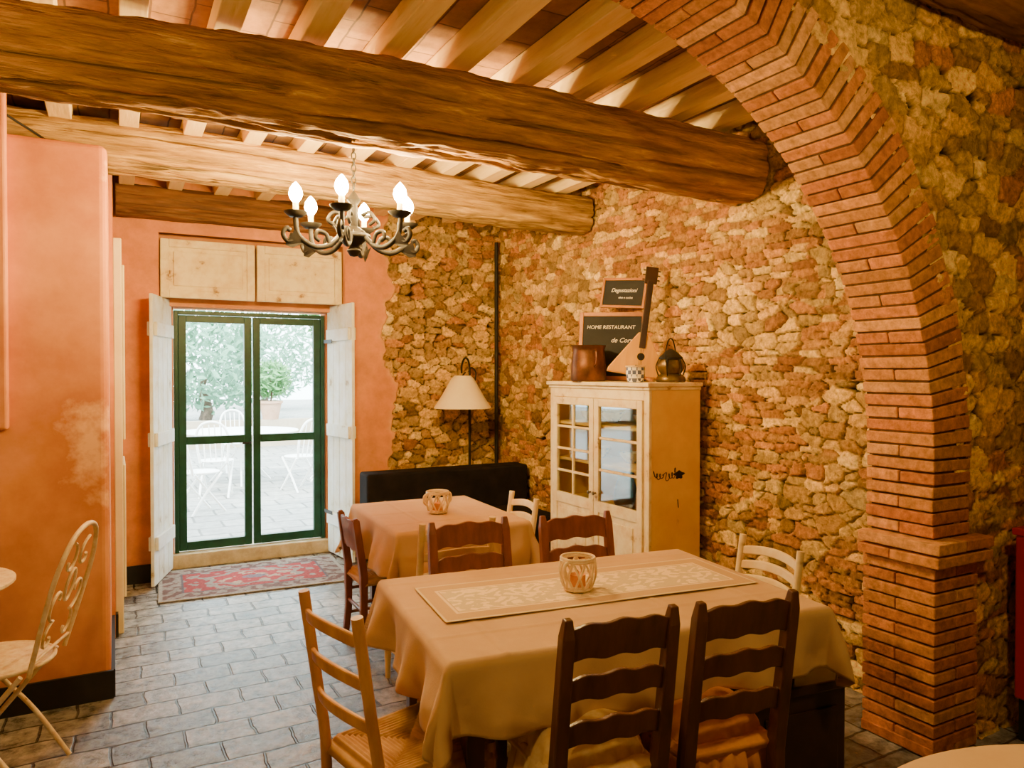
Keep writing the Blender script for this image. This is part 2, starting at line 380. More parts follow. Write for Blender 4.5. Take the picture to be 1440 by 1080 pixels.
sbox('wall_rear',-2.4,4.7,-1.7,-1.5,0,3.3,M['lowbounceplaster'])
sbox('wall_near_right',4.6,4.8,-1.6,2.2,0,3.3,M['lowbounceplaster'])
sbox('floor',-2.4,4.8,-1.7,6.6,-.1,0,M['floor'],0,'worn grey stone paver floor')
sbox('ceiling',-2.4,3.5,2.11,6.6,ZC,ZC+.1,M['ceil'],0,'terracotta tile ceiling on wooden joists')
sbox('ceiling.001',-2.4,4.8,-1.7,2.10,3.3,3.4,M['darkbeam'])

# spandrel with arch hole
AX,AZ,AR=1.18,1.2,1.706; AV=1.665; AW=.25; YF=1.80; YK=2.10; AL=3.08
def arcpt(th,r):
    a=AR if th<=pi/2 else AL
    return (AX+(a+r)*math.cos(th),AZ+(AV+r)*math.sin(th))
xs=np.arange(-2.2,4.60,.011); Xg,Zg=np.meshgrid(xs,np.arange(0,3.30,.011))
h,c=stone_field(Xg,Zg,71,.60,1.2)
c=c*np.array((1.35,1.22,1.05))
oo=.15
rx=np.where(Xg>AX,AR+oo,AL+oo)
inside=(((Xg-AX)/rx)**2+(np.maximum(Zg-AZ,0)/(AV+oo))**2)<1
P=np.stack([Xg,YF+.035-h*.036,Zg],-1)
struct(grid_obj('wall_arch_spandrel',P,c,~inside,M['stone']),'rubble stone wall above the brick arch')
mb=MB()
BR=[(.58,.21,.050),(.52,.18,.043),(.62,.26,.065),(.48,.16,.040),(.58,.24,.06),(.64,.30,.09)]
def bc():
    c=random.choice(BR); k=random.uniform(.78,1.10); return tuple(a*k for a in c)
CP=.053
TH=[];th=0
while th<pi:
    TH.append(th); a=AR if th<=pi/2 else AL
    th+=CP/math.hypot(a*math.sin(th),AV*math.cos(th))
for i,th in enumerate(TH[:-1]):
    dth=TH[i+1]-th; g=dth*.085
    jr=random.uniform(-.0035,.004)
    L=YK-YF
    segs=[(YF,YK)] if i%3 else [(YF,YF+L*.5-.003),(YF+L*.5+.003,YK)]
    for (a,b_) in segs:
        jj=jr+random.uniform(-.0015,.0015)
        r1=AW+random.uniform(-.015,.015)
        y0=a+(random.uniform(-.004,.004) if a==YF else 0)
        cc=bc(); vs=[]
        for r in(jj,r1):
            for y in(y0,b_):
                for t_ in(th+g*random.uniform(.7,1.3),th+dth-g*random.uniform(.7,1.3)):
                    p=arcpt(t_,r); vs.append((p[0],y,p[1]))
        mb.add(vs,[(0,1,3,2),(4,6,7,5),(0,4,5,1),(2,3,7,6),(0,2,6,4),(1,5,7,3)],cc)
z=AZ-CP; i=0
x0=AX+AR; x1=AX+AR+AW
while z>-.03:
    hgt=.0445; led=0
    if z<.88: led=.022
    if .775<z<.88: led=.062
    L=YK-YF; xi0=x0-led; x1_=x1+led
    if i%2: ys_=[(YF-led,YF+L*.5-.003),(YF+L*.5+.003,YK)]
    else: ys_=[(YF-led,YK)]
    zb=max(z,0)
    for (a,b_) in ys_:
        parts=((xi0,(xi0+x1_)/2-.004),((xi0+x1_)/2+.004,x1_)) if (led and i%2==0) else ((xi0,x1_),)
        for (p,q) in parts:
            j=random.uniform(-.004,.005)
            mb.box(((p+q)/2-j,(a+b_)/2,zb+hgt/2+.004),(q-p,b_-a,hgt*random.uniform(.92,1.03)),None,bc())
    z-=CP; i+=1
mcol=(.12,.055,.018)
n=100; vs=[];fs=[]
for i in range(n+1):
    th=pi*i/n
    for r in(.008,AW-.016):
        for y in(YF+.008,YK-.006):
            p=arcpt(th,r); vs.append((p[0],y,p[1]))
for i in range(n):
    a=i*4;b=a+4
    fs+=[(a,a+1,b+1,b),(a+2,b+2,b+3,a+3),(a,b,b+2,a+2),(a+1,a+3,b+3,b+1)]
mb.add(vs,fs,mcol)
mb.box((x0+.010+AW/2,(YF+YK)/2,AZ/2),(AW-.018,YK-YF-.020,AZ),None,mcol)
px0,px1,py0,py1=x0-.008,x1-.0,YF-.009,YK-.02
mb.box(((px0+px1)/2,(py0+py1)/2,.43),(px1-px0,py1-py0,.86),None,mcol)
arch=mb.obj('brick_arch',M['brick'],bevel=.0045)
tag(arch,'worn red-brown brick arch rising from a brick pier','arch')

# ------------------------------------------------------------------ beams
def beam(name,x0,x1,y,zf,rf,mat,seed,label,rough=1.0):
    nx=420;m=80
    xs=np.linspace(x0,x1,nx); th=np.linspace(0,2*pi,m+1)
    X,T=np.meshgrid(xs,th)
    cx=np.cos(T);sx=np.sin(T)
    pn=3.0; rad=1/((np.abs(cx)**pn+np.abs(sx)**pn)**(1/pn))
    R=np.array([rf(x) for x in xs])[None,:]
    nz=.5*(fbm(X*1.2,cx*1.5+5,seed)+fbm(X*1.2+9,sx*1.5+7,seed+1))-.5
    n2=.5*(fbm(X*4,cx*9+15,seed+5)+fbm(X*4+3,sx*9+15,seed+6))-.5
    n3=np.abs(.5*(fbm(X*1.5,cx*14+15,seed+15)+fbm(X*1.5+3,sx*14+15,seed+16))-.5)
    n4=.5*(fbm(X*9,cx*6+25,seed+25)+fbm(X*9+3,sx*6+25,seed+26))-.5
    cr=0
    for (t0,sd) in((3.45,8),(4.1,9),(5.0,10),(3.0,11),(4.5,12),(3.8,13)):
        cr=cr+np.exp(-((T-(t0+.18*np.sin(X*1.3+sd)))/.045)**2)*sst(.43,.52,fbm(X*1.1,X*0,seed+sd,2))
    r=R*rad*(1+.18*nz*rough+.22*n2*rough+.16*n4)-.065*cr-.07*R*sst(.05,.0,n3)*rough
    zc=np.array([zf(x) for x in xs])[None,:]
    yo=.03*np.sin(xs*1.3+seed)[None,:]
    Pp=np.stack([X,y+yo+r*cx,zc+r*sx],-1)
    o=grid_obj(name,Pp,None,None,mat)
    return tag(o,label,'beam')
beam('ceiling_beam',-2.18,3.16,3.06,lambda x:2.685 if x>.5 else 2.685-.02*(.5-x),lambda x:.172 if x>.9 else .172-.04*min(1,(.9-x)/1.5),M['beam'],3,'massive rough-hewn brown oak beam with cracks')
beam('ceiling_beam',-2.18,3.16,4.70,lambda x:2.755+.04*min(1.5,max(0,(2.6-x)/2.2))+.012*math.sin(x*1.7),lambda x:.14,M['beam2'],23,'rough ochre oak beam under the joists')
beam('ceiling_beam',.02,1.62,6.06,lambda x:2.80,lambda x:.115,M['darkbeam'],43,'dark wooden lintel beam above the doorway')
beam('ceiling_beam',1.9,4.58,1.64,lambda x:3.04,lambda x:.12,M['darkbeam'],53,'dark brown ceiling beam beside the arch')
X=.345-.32*8+.05
while X<3.1:
    w=.100+random.uniform(-.006,.008)
    o=MB().b2(-w/2,w/2,-2.0,2.0,0,.105).obj('ceiling_joist',M['joist'],bevel=.004,loc=(X+random.uniform(-.01,.01),4.13,2.892))
    o.rotation_euler=(0,0,random.uniform(-.006,.006))
    tag(o,'pale sawn wooden ceiling joist','joist','ceiling joists'); X+=.32
tag(MB().tube([(3.10,6.06,0),(3.10,6.06,2.75)],.018,12).obj('pipe',M['iron'],smooth=True),'thin dark vertical pipe in the stone corner','pipe')
tag(MB().tube(spline([(-.9,3.85,2.82),(-.55,3.95,2.76),(-.35,4.1,2.69),(-.2,4.3,2.645),(-.05,4.45,2.64)],8),.006,6).obj('electric_cable',M['black'],smooth=True),'thin black electric cable above the plaster block','cable')

# ------------------------------------------------------------------ DOOR
D=empty('door_1',(1.0165,6.47,.115),0,'green-framed glazed double door','door'); D['kind']='structure'
W=1.19;H=1.935
mb=MB(); mb.b2(-W/2,-W/2+.03,-.04,.04,0,H).b2(W/2-.03,W/2,-.04,.04,0,H).b2(-W/2+.03,W/2-.03,-.04,.04,H-.03,H)
mb.obj('door_frame',M['green'],D,bevel=.003)
for sx in(-1,1):
    a=0.006 if sx>0 else -W/2+.032; b=a+W/2-.038
    lf=MB(); st=.058
    lf.b2(a,a+st,-.025,.025,.01,H-.035).b2(b-st,b,-.025,.025,.01,H-.035).b2(a+st,b-st,-.025,.025,.01,.08).b2(a+st,b-st,-.025,.025,H-.09,H-.035).b2(a+st,b-st,-.025,.025,.86,.925)
    l=lf.obj('door_leaf',M['green'],D,bevel=.004)
    g=MB().b2(a+st,b-st,-.003,.003,.08,.86).b2(a+st,b-st,-.003,.003,.925,H-.09).obj('window_pane',M['glass'],l)
MB().tube([(-.02,-.03,.86),(-.02,-.07,.86),(-.09,-.075,.86)],.008,8).obj('handle',M['iron'],D,smooth=True)
T=empty('transom_shutter',(.995,6.13,2.12),0,'weathered cream wooden transom panels above the door','shutter')
for sx in(-1,1):
    a=-.685 if sx<0 else .008; b=-.008 if sx<0 else .685
    m_=MB().b2(a,b,0,.02,0,.44).b2(a,a+.06,-.02,0,0,.44).b2(b-.06,b,-.02,0,0,.44).b2(a+.06,b-.06,-.02,0,0,.06).b2(a+.06,b-.06,-.02,0,.38,.44).b2(a+.09,b-.09,-.014,0,.09,.35)
    m_.obj('panel',M['cream'],T,bevel=.006)
def shutter(name,hx,hy,ex,ey,label):
    L=math.hypot(ex-hx,ey-hy); S=empty(name,(hx,hy,.02),math.atan2(ey-hy,ex-hx),label,'shutter','door shutters')
    H=2.10; m_=MB()
    n=4
    for i in range(n): m_.b2(L*i/n+.002,L*(i+1)/n-.002,-.012,.012,0,H)
    m_.obj('planks',M['shutter'],S,bevel=.003)
    for zz in(.3,1.05,1.85):
        for sy in(-1,1):
            MB().b2(.03,L-.03,sy*.012,sy*.035,zz-.05,zz+.05).obj('batten',M['shutter'],S,bevel=.004)
    for zz in(.35,1.8): MB().b2(-.01,.16,-.04,-.035,zz-.015,zz+.015).obj('hinge',M['iron'],S)
shutter('door_shutter',.39,6.36,.235,5.86,'white distressed plank shutter folded inward')
shutter('door_shutter',1.63,6.36,1.70,5.85,'white plank shutter folded inward beside plaster')
o=MB().b2(.0,.045,4.96,5.62,0,2.35).b2(.045,.06,5.02,5.56,.2,1.0).b2(.045,.06,5.02,5.56,1.15,2.2).obj('door_2',M['white'],bevel=.006); struct(o,'cream painted panel door')

# ------------------------------------------------------------------ RUG
nx,ny=170,120
a=np.linspace(-.66,.66,nx); b=np.linspace(-.42,.42,ny); A,B=np.meshgrid(a,b)
e=np.minimum(.66-np.abs(A),.42-np.abs(B))
red=(.28,.040,.038); gr=(.24,.20,.17)
c=np.zeros(A.shape+(3,)); c[:]=red
f1=fbm(A*22,B*22,8,3)+.25*np.sin(A*34)*np.sin(B*34)
c[(f1>.62)]=gr
rr_=np.hypot(A/1.7,B)*(1+.10*np.cos(8*np.arctan2(B,A/1.7)))
c[rr_<.20]=gr; c[rr_<.17]=(.32,.04,.04); c[(rr_<.17)&(f1>.6)]=(.36,.26,.18); c[rr_<.05]=(.16,.12,.14)
bord=e<.15; c[bord]=gr
c[bord&((fbm(A*26,B*26,19,2)+.25*np.sin(A*44)*np.sin(B*44))>.52)]=(.13,.07,.06)
c[(e<.165)&(e>.150)]=(.10,.08,.09); c[(e<.03)]=(.29,.26,.22)
c=c*(.8+.4*fbm(A*5,B*5,77))[...,None]
P=np.stack([A,B,.010+.004*fbm(A*8,B*8,3)],-1)
o=grid_obj('rug',P,c,None,M['rug']); o.location=(.93,5.86,0); o.rotation_euler=(0,0,-.05)
sm=o.modifiers.new('s','SOLIDIFY'); sm.thickness=.008
tag(o,'small worn red and grey patterned rug by the door','rug')

# ------------------------------------------------------------------ CHANDELIER
CH=empty('chandelier',(1.05,3.6,2.125),.05,'wrought iron chandelier with six lit candle bulbs','chandelier')
m_=MB().lathe([(.0,0),(.02,.005),(.035,.03),(.02,.05),(.05,.075),(.075,.10),(.05,.13),(.02,.15),(.018,.26),(.035,.28),(.015,.31),(.0,.33)],20)
m_.tube([(.07*math.cos(2*pi*k/24),.07*math.sin(2*pi*k/24),.10) for k in range(24)],.014,8,True)
m_.obj('body',M['iron'],CH,smooth=True)
m_=MB(); z=.33
while z<.84:
    k=int(round((z-.33)/.03))
    pts=[((.011*math.cos(q)) if k%2 else 0,0 if k%2 else .011*math.cos(q),z+.018+.019*math.sin(q)) for q in [2*pi*j/10 for j in range(10)]]
    m_.tube(pts,.0035,6,True); z+=.03
m_.obj('chain',M['iron'],CH,smooth=True)
for i in range(6):
    th=2*pi*i/6; u=Vector((math.cos(th),math.sin(th),0)); zv=Vector((0,0,1))
    f=lambda r,z:u*r+zv*z
    m_=MB()
    m_.tube(spline([f(.05,.12),f(.12,.05),f(.20,.035),f(.27,.08),f(.285,.14),f(.285,.17)],8),.0125,8)
    m_.tube(spline([f(.27,.08),f(.32,.05),f(.345,.08),f(.33,.11),f(.31,.10)],6),.011,8)
    m_.tube(spline([f(.12,.05),f(.14,.10),f(.18,.11),f(.19,.08),f(.17,.065)],6),.010,8)
    m_.tube(spline([f(.05,.20),f(.10,.21),f(.13,.17),f(.10,.15)],6),.009,8)
    lv=u.cross(zv)
    m_.add([f(.24,.05),f(.30,.10)+lv*.035,f(.335,.03),f(.30,.10)-lv*.035,f(.30,.02)],[(0,1,2),(0,2,3),(0,4,2)])
    arm=m_.obj('arm',M['iron'],CH,smooth=True)
    p=u*.285
    MB().lathe([(.0,.165),(.03,.168),(.052,.185),(.055,.192),(.03,.178),(.014,.178),(.014,.20)],20,p).obj('drip_pan',M['iron'],CH,smooth=True)
    MB().lathe([(.0,.18),(.0135,.18),(.0135,.235),(.0,.235)],14,p).obj('candle',M['candle'],CH,smooth=True)
    MB().lathe([(.0,.235),(.012,.237),(.026,.254),(.032,.276),(.027,.300),(.012,.322),(.0,.334)],20,p).obj('bulb',M['bulb'],CH,smooth=True)

# ------------------------------------------------------------------ chairs
def yfun(z): return -.19-.07*max(0,(z-.45))/.47
def ladder_chair(loc,face,mat,seatmat,style,label,H=.92,w=.38,d=.38,nr=3,group='ladder back dining chairs',rot=None,sz=.445):
    E=empty('dining_chair',(loc[0],loc[1],0),rot if rot is not None else facing(*face),label,'chair',group)
    hw=w/2; r=.018 if style=='wavy' else .0165
    for sx in(-1,1):
        x=sx*(hw-.02)
        zs_=[0,.2,.44,.6,.75,H-.05,H]
        rr=[r*.85,r,r*1.1,r*1.05,r,r*.95,r*.6]
        pts=[(x,yfun(z)+(-.02 if z==0 else 0),z) for z in zs_]
        if style=='wavy':
            MB().tube(pts,[q*1.45 for q in rr],4,sq=True).obj('back_post',mat,E,bevel=.004)
        else:
            MB().tube(spline(pts,3),r,12).obj('back_post',mat,E,smooth=True)
        x2=sx*(hw)
        if style=='wavy': MB().tube([(x2,d/2-.01,0),(x2,d/2-.01,.2),(x2,d/2-.01,sz+.005)],[.02,.025,.026],4,sq=True).obj('leg',mat,E,bevel=.004)
        else: MB().tube([(x2,d/2-.01,0),(x2,d/2-.01,.2),(x2,d/2-.01,sz+.01)],[.014,.019,.018],12).obj('leg',mat,E,smooth=True)
        for zz in(.16,.30): MB().tube([(x,yfun(0),zz),(x2,d/2-.01,zz)],.010,8).obj('stretcher',mat,E,smooth=True)
    for zz in(.2,.34): MB().tube([(-hw,d/2-.01,zz),(hw,d/2-.01,zz)],.010,8).obj('stretcher',mat,E,smooth=True)
    MB().tube([(-hw+.02,yfun(0),.24),(hw-.02,yfun(0),.24)],.010,8).obj('stretcher',mat,E,smooth=True)
    z0=.60 if nr==3 else .64
    for i in range(nr):
        zz=z0+(H-.07-z0)*i/(nr-1)
        if style=='wavy':
            hh=.064 if i<nr-1 else .092
            top=lambda q:.004*math.cos(3*pi*q)+.014*(1-q*q)-.004
            bot=lambda q:.004*math.cos(3*pi*q)+.004*(1-q*q)
            MB().slat(-hw+.03,hw-.03,zz,hh,yfun,.016,top,.012,24,bot).obj('backrest_slat',mat,E,bevel=.003)
        else:
            top=lambda q:.018*(1-q*q)
            bot=lambda q:.016*(1-q*q)
            MB().slat(-hw+.025,hw-.025,zz,.038,yfun,.016,top,.032,20,bot).obj('backrest_slat',mat,E,bevel=.006)
    n=110; xs_=np.linspace(-1,1,n);A,B=np.meshgrid(xs_,xs_)
    hwid=(hw-.005)+(B)*.012
    m=np.maximum(np.abs(A),np.abs(B))
    Z=sz+.012+(.0035*np.sin(m*82) if seatmat is M['rush'] else 0)-.010*(1-m)-.02*sst(.9,1.0,m)-.004*np.exp(-((np.abs(A)-np.abs(B))/.03)**2)
    P=np.stack([A*hwid,B*(d/2-.004)-.0,Z],-1)
    s=grid_obj('seat',P,None,None,seatmat); s.parent=E
    so=s.modifiers.new('s','SOLIDIFY'); so.thickness=.03; so.offset=-1
    return E
def cushion(E,mat,label,seed,zc=.468):
    e=E.rotation_euler[2]
    def rf(th,i):
        c_,s_=abs(math.cos(th)),abs(math.sin(th)); p=4
        b=1/((c_**p+s_**p)**(1/p))
        if i>=5: b*=1+.05*math.sin(th*22+seed)*(i-4)/3+.03*math.sin(th*9+seed*2)
        return b
    m_=MB().lathe([(0,.065),(.08,.066),(.12,.058),(.14,.040),(.152,.020),(.158,.0),(.166,-.04),(.174,-.09),(.180,-.15)],96,(0,0,0),rf)
    o=m_.obj('seat_cushion',mat,smooth=True,loc=(E.location.x,E.location.y,zc)); o.rotation_euler=(0,0,e)
    so=o.modifiers.new('s','SOLIDIFY'); so.thickness=.004
    tag(o,label,'cushion','ruffled chair cushions')
tr=-6.5*pi/180
A_=ladder_chair((1.20,1.82),(.12,.99),M['darkwood'],M['cushion1'],'wavy','dark-stained wooden ladder-back chair with wavy slats and cream cushion',H=.925,w=.355,sz=.465)
B_=ladder_chair((1.60,1.765),(.13,.99),M['darkwood'],M['cushion2'],'wavy','dark-stained wooden ladder-back chair with apricot skirted cushion',H=.925,w=.355,sz=.465)
cushion(A_,M['cushion1'],'cream ruffled skirted cushion on a dark chair',1,.490)
cushion(B_,M['cushion2'],'apricot ruffled skirted cushion on a dark chair',4,.490)
ladder_chair((1.345,2.68),(-.08,-.99),M['redwood'],M['rush'],'wavy','reddish wooden ladder-back chair tucked at the far table side',H=.91,w=.38)
ladder_chair((1.83,2.58),(-.10,-.99),M['redwood'],M['rush'],'wavy','reddish wooden ladder-back chair near the glazed cabinet',H=.91,w=.37)
ladder_chair((.775,2.10),(.975,.21),M['natwood'],M['rush'],'rod','natural beech chair with rod back and woven rush seat',H=.91,w=.36,d=.36)
ladder_chair((2.32,2.36),(-.99,.10),M['creamwood'],M['rush'],'rod','cream painted chair with curved slender rails at the table end',H=.80,w=.40,nr=3)
ladder_chair((1.42,3.42),(.0,1),M['creamwood'],M['rush'],'rod','cream painted slat chair at the small table',H=.86,w=.40)
ladder_chair((1.92,3.88),(-.99,.05),M['creamwood'],M['rush'],'rod','cream painted chair with curved rails beside the small table',H=.82,w=.37)
ladder_chair((1.385,4.08),(.99,0),M['redwood'],M['rush'],'wavy','reddish wooden ladder-back chair tucked at the small table',H=.76,w=.34,sz=.42)

# ------------------------------------------------------------------ tables
def table(loc,rz,L,Wd,label,legmat,ht=.745):
    E=empty('dining_table',(loc[0],loc[1],0),rz,label,'table','dining tables')
    MB().b2(-L/2,L/2,-Wd/2,Wd/2,ht-.03,ht).obj('table_top',legmat,E,bevel=.004)
    MB().b2(-L/2+.08,L/2-.08,-Wd/2+.08,Wd/2-.08,ht-.11,ht-.03).obj('apron',legmat,E)
    for sx in(-1,1):
        for sy in(-1,1):
            MB().tube([(sx*(L/2-.09),sy*(Wd/2-.09),0),(sx*(L/2-.09),sy*(Wd/2-.09),ht-.03)],[.032,.045],4,sq=True).obj('leg',legmat,E,bevel=.003)
    return E
def cloth(loc,rz,L,Wd,drop,mat,label,seed,ht=.752,wave=.028,cd=.28,flare=.24):
    dn=.010
    a=np.arange(-L/2-drop,L/2+drop+1e-6,dn); b=np.arange(-Wd/2-drop,Wd/2+drop+1e-6,dn)
    A,B=np.meshgrid(a,b)
    ex=np.maximum(np.abs(A)-L/2,0); ey=np.maximum(np.abs(B)-Wd/2,0)
    sx=np.sign(A);sy=np.sign(B)
    mx=np.maximum(ex,ey); mn=np.minimum(ex,ey)
    dd=mx+cd*mn
    z=-np.where(dd<.03,dd*dd/.06,dd-.015)
    nrm=np.hypot(ex,ey)+1e-9
    per=np.where(ex>ey,B,A)
    wv=(np.sin(per*15+seed)+.6*np.sin(per*29+seed*2.3)+1.0*(fbm(A*5,B*5,seed)-.5)*2)*wave*sst(0.02,drop,mx)
    out=.012*sst(0,.03,mx)+.12*mx+flare*mn+wv
    px=sx*(np.minimum(np.abs(A),L/2))+sx*out*(ex/nrm)*(ex>0)
    py=sy*(np.minimum(np.abs(B),Wd/2))+sy*out*(ey/nrm)*(ey>0)
    crease=.0030*(np.exp(-(((A-.0)%.33-.16)/.008)**2)+np.exp(-(((B+.1)%.30-.15)/.008)**2))
    top=(.0015*np.sin(A*7+seed)*np.cos(B*6)+.002*fbm(A*6,B*6,seed)+crease)*(mx<=0)
    P=np.stack([px,py,ht+z+top+.002],-1)
    o=grid_obj('tablecloth',P,None,None,mat); o.location=(loc[0],loc[1],0); o.rotation_euler=(0,0,rz)
    so=o.modifiers.new('s','SOLIDIFY'); so.thickness=.003; so.offset=1
    tag(o,label,'tablecloth','tablecloths'); return o
table((1.52,2.215),tr,1.32,.86,'long dark wooden table under a tan cloth',M['darkwood'])
cloth((1.52,2.215),tr,1.34,.88,.22,M['cloth'],'tan linen tablecloth draped over the long table',2)
table((1.62,3.93),-.04,.70,.88,'small dark wooden table under a tan cloth',M['darkwood'])
cloth((1.62,3.93),-.04,.72,.90,.25,M['cloth2'],'pale tan linen tablecloth over the small table',5)
E=empty('round_table',(1.47,.36,0),0,'round table under an apricot-tan cloth','table')
MB().lathe([(0,.70),(.58,.70),(.585,.72),(.58,.74),(0,.74)],64).obj('table_top',M['darkwood'],E,smooth=True)
MB().lathe([(.0,0),(.25,0),(.24,.03),(.06,.06),(.045,.4),(.06,.68),(.2,.70),(0,.70)],32).obj('pedestal',M['darkwood'],E,smooth=True)
def rf2(th,i): return 1+(.018*math.sin(th*13)+.01*math.sin(th*7+1))*max(0,i-3)/3
o=MB().lathe([(0,.748),(.4,.748),(.575,.747),(.60,.735),(.61,.68),(.62,.60),(.635,.52)],120,(0,0,0),rf2).obj('tablecloth',M['cloth2'],smooth=True,loc=(1.47,.36,0)); tag(o,'tan tablecloth hanging over a round table','tablecloth','tablecloths')
E=empty('wooden_chest',(2.10,1.90,0),tr,'dark wooden chest standing under the long table end','chest')
MB().b2(-.20,.20,-.14,.14,.03,.44).obj('body',M['ebony'],E,bevel=.006)
MB().b2(-.215,.215,-.155,.155,.44,.475).obj('lid',M['ebony'],E,bevel=.006)
MB().b2(-.16,.16,-.148,-.14,.09,.38).obj('panel',M['ebony'],E,bevel=.004)
for x in(-.17,.17):
    for y in(-.11,.11): MB().b2(x-.02,x+.02,y-.02,y+.02,0,.03).obj('foot',M['ebony'],E)
# runner
a=np.linspace(-.61,.61,360); b=np.linspace(-.2,.2,120); A,B=np.meshgrid(a,b)
base=np.array((.56,.35,.15)); lt=np.array((.82,.62,.33))
c=np.zeros(A.shape+(3,)); c[:]=base
pat=(np.sin(A*70+2.5*np.sin(B*55))*np.sin(B*75+2.0*np.sin(A*45))*1.4+1.6*(fbm(A*34,B*34,9)-.5)*2)
band=(np.abs(B)<.120)&(np.abs(A)<.54)
c[band]=lt*.80; c[band&(pat>.2)]=lt*1.10
c[((np.abs(np.abs(B)-.130)<.005)&(np.abs(A)<.555))|((np.abs(np.abs(A)-.55)<.005)&(np.abs(B)<.13))]=lt
c[(np.abs(B)>.188)|(np.abs(A)>.60)]=lt*.85
P=np.stack([A,B,.7625+.0010*np.sin(A*9)],-1)
o=grid_obj('table_runner',P,c,None,M['runner']); o.location=(1.545,2.27,0); o.rotation_euler=(0,0,tr)
so=o.modifiers.new('s','SOLIDIFY'); so.thickness=.002; so.offset=1
tag(o,'pale embroidered floral table runner on the long table','table runner')
def holder(x,y,z,s,label,rz):
    E=empty('candle_holder',(x,y,z),rz,label,'candle holder','ceramic candle holders')
    R=lambda zz:(.043+.018*math.sin(pi*min(1,zz/.1)*.75))*s
    m_=MB(); m_.lathe([(0,0),(R(0),0),(R(0.01),.012*s),(0,.012*s)],24)
    for zz in(.006,.10,.107):
        m_.tube([(R(zz)*math.cos(q),R(zz)*math.sin(q),zz*s) for q in [2*pi*j/32 for j in range(32)]],.0050*s,6,True)
    for k in range(9):
        for dr in(-1,1):
            pts=[]
            for j in range(9):
                zz=.10*j/8; q=2*pi*k/9+dr*.70*j/8; pts.append((R(zz)*math.cos(q),R(zz)*math.sin(q),zz*s))
            m_.tube(pts,.0040*s,6)
    m_.obj('basket_body',M['ceramic'],E,smooth=True)
    for sx in(-1,1):
        MB().tube(spline([(sx*.058*s,0,.10*s),(sx*.076*s,0,.09*s),(sx*.078*s,0,.06*s),(sx*.064*s,0,.045*s)],6),.006*s,8).obj('handle',M['ceramic'],E,smooth=True)
    MB().lathe([(0,.013*s),(.026*s,.013*s),(.026*s,.05*s),(.004*s,.052*s),(.002,.065*s),(0,.066*s)],20).obj('candle',M['cushion2'],E,smooth=True)
holder(1.477,2.24,.7675,1.08,'ivory openwork ceramic candle holder on the runner',.4)
holder(1.61,3.88,.762,1.10,'ivory openwork ceramic candle holder on the small table',.1)

# ------------------------------------------------------------------ SOFA
S=empty('sofa',(2.41,5.32,0),0,'low black velvet sofa against the stone wall','sofa')
MB().b2(-.68,.68,-.40,.22,.10,.44).obj('seat',M['sofa'],S,bevel=.03)
MB().b2(-.70,.72,.20,.42,.10,.77).obj('backrest',M['sofa'],S,bevel=.02)
for x in(-.6,.58):
    for y in(-.33,.33): MB().b2(x-.03,x+.03,y-.03,y+.03,0,.1).obj('leg',M['black'],S)

# ------------------------------------------------------------------ FLOOR LAMP
L=empty('floor_lamp',(2.80,6.00,0),0,'wrought iron bridge floor lamp with cream bell shade','lamp')
MB().lathe([(0,0),(.10,0),(.10,.015),(.03,.03),(.012,.05),(0,.05)],24).obj('base',M['iron'],L,smooth=True)
m_=MB().tube([(0,0,.04),(0,0,1.50)],.012,10)
m_.tube(spline([(0,0,1.50),(0,0,1.60),(-.03,-.03,1.67),(-.09,-.09,1.68),(-.14,-.14,1.62),(-.15,-.16,1.55)],8),.009,8)
m_.tube(spline([(0,0,1.42),(.05,0,1.48),(.06,0,1.56),(.02,0,1.60),(-.01,0,1.56)],6),.007,8)
m_.tube(spline([(0,0,1.42),(-.05,0,1.45),(-.07,0,1.52),(-.04,0,1.56)],6),.007,8)
m_.obj('pole',M['iron'],L,smooth=True)
m_=MB().lathe([(.07,.28),(.10,.25),(.145,.17),(.195,.085),(.25,0),(.245,0),(.19,.085),(.14,.17),(.095,.25),(.07,.28)],36,(-.15,-.18,1.25))
m_.obj('lamp_shade',M['shade'],L,smooth=True)

# ------------------------------------------------------------------ CABINET
K=empty('glazed_cabinet',(2.930,3.95,0),-pi/2,'distressed cream glazed cabinet with ochre yellow side','cabinet')
w=.55; d=.195; Ht=1.50
m_=MB().b2(-w,-w+.02,-d+.02,d,.08,Ht-.03).b2(-w+.02,w-.02,d-.015,d,.08,Ht-.03).b2(-w+.02,w-.02,-d+.02,d-.015,.08,.10)
m_.obj('body',M['ochre'],K)
MB().b2(w-.02,w,-d+.02,d,.08,Ht-.03).obj('side_panel',M['ochre'],K,bevel=.002,label='ochre yellow painted side panel')
MB().b2(-w-.02,w+.02,-d-.025,d+.005,Ht-.03,Ht-.005).b2(-w-.01,w+.01,-d-.01,d,Ht-.05,Ht-.03).obj('cornice',M['cream'],K,bevel=.005)
m_=MB().b2(-w,-w+.05,-d,-d+.02,.08,Ht-.05).b2(w-.05,w,-d,-d+.02,.08,Ht-.05).b2(-w+.05,w-.05,-d,-d+.02,Ht-.11,Ht-.05).b2(-w+.05,w-.05,-d,-d+.02,.08,.14)
m_.obj('face_frame',M['cream'],K,bevel=.003)
for zz in(.66,.95,1.20): MB().b2(-w+.02,w-.02,-d+.03,d-.015,zz,zz+.018).obj('shelf',M['ochre'],K)
for x in(-w+.03,w-.03):
    for y in(-d+.03,d-.03): MB().b2(x-.025,x+.025,y-.025,y+.025,0,.08).obj('leg',M['cream'],K,bevel=.003)
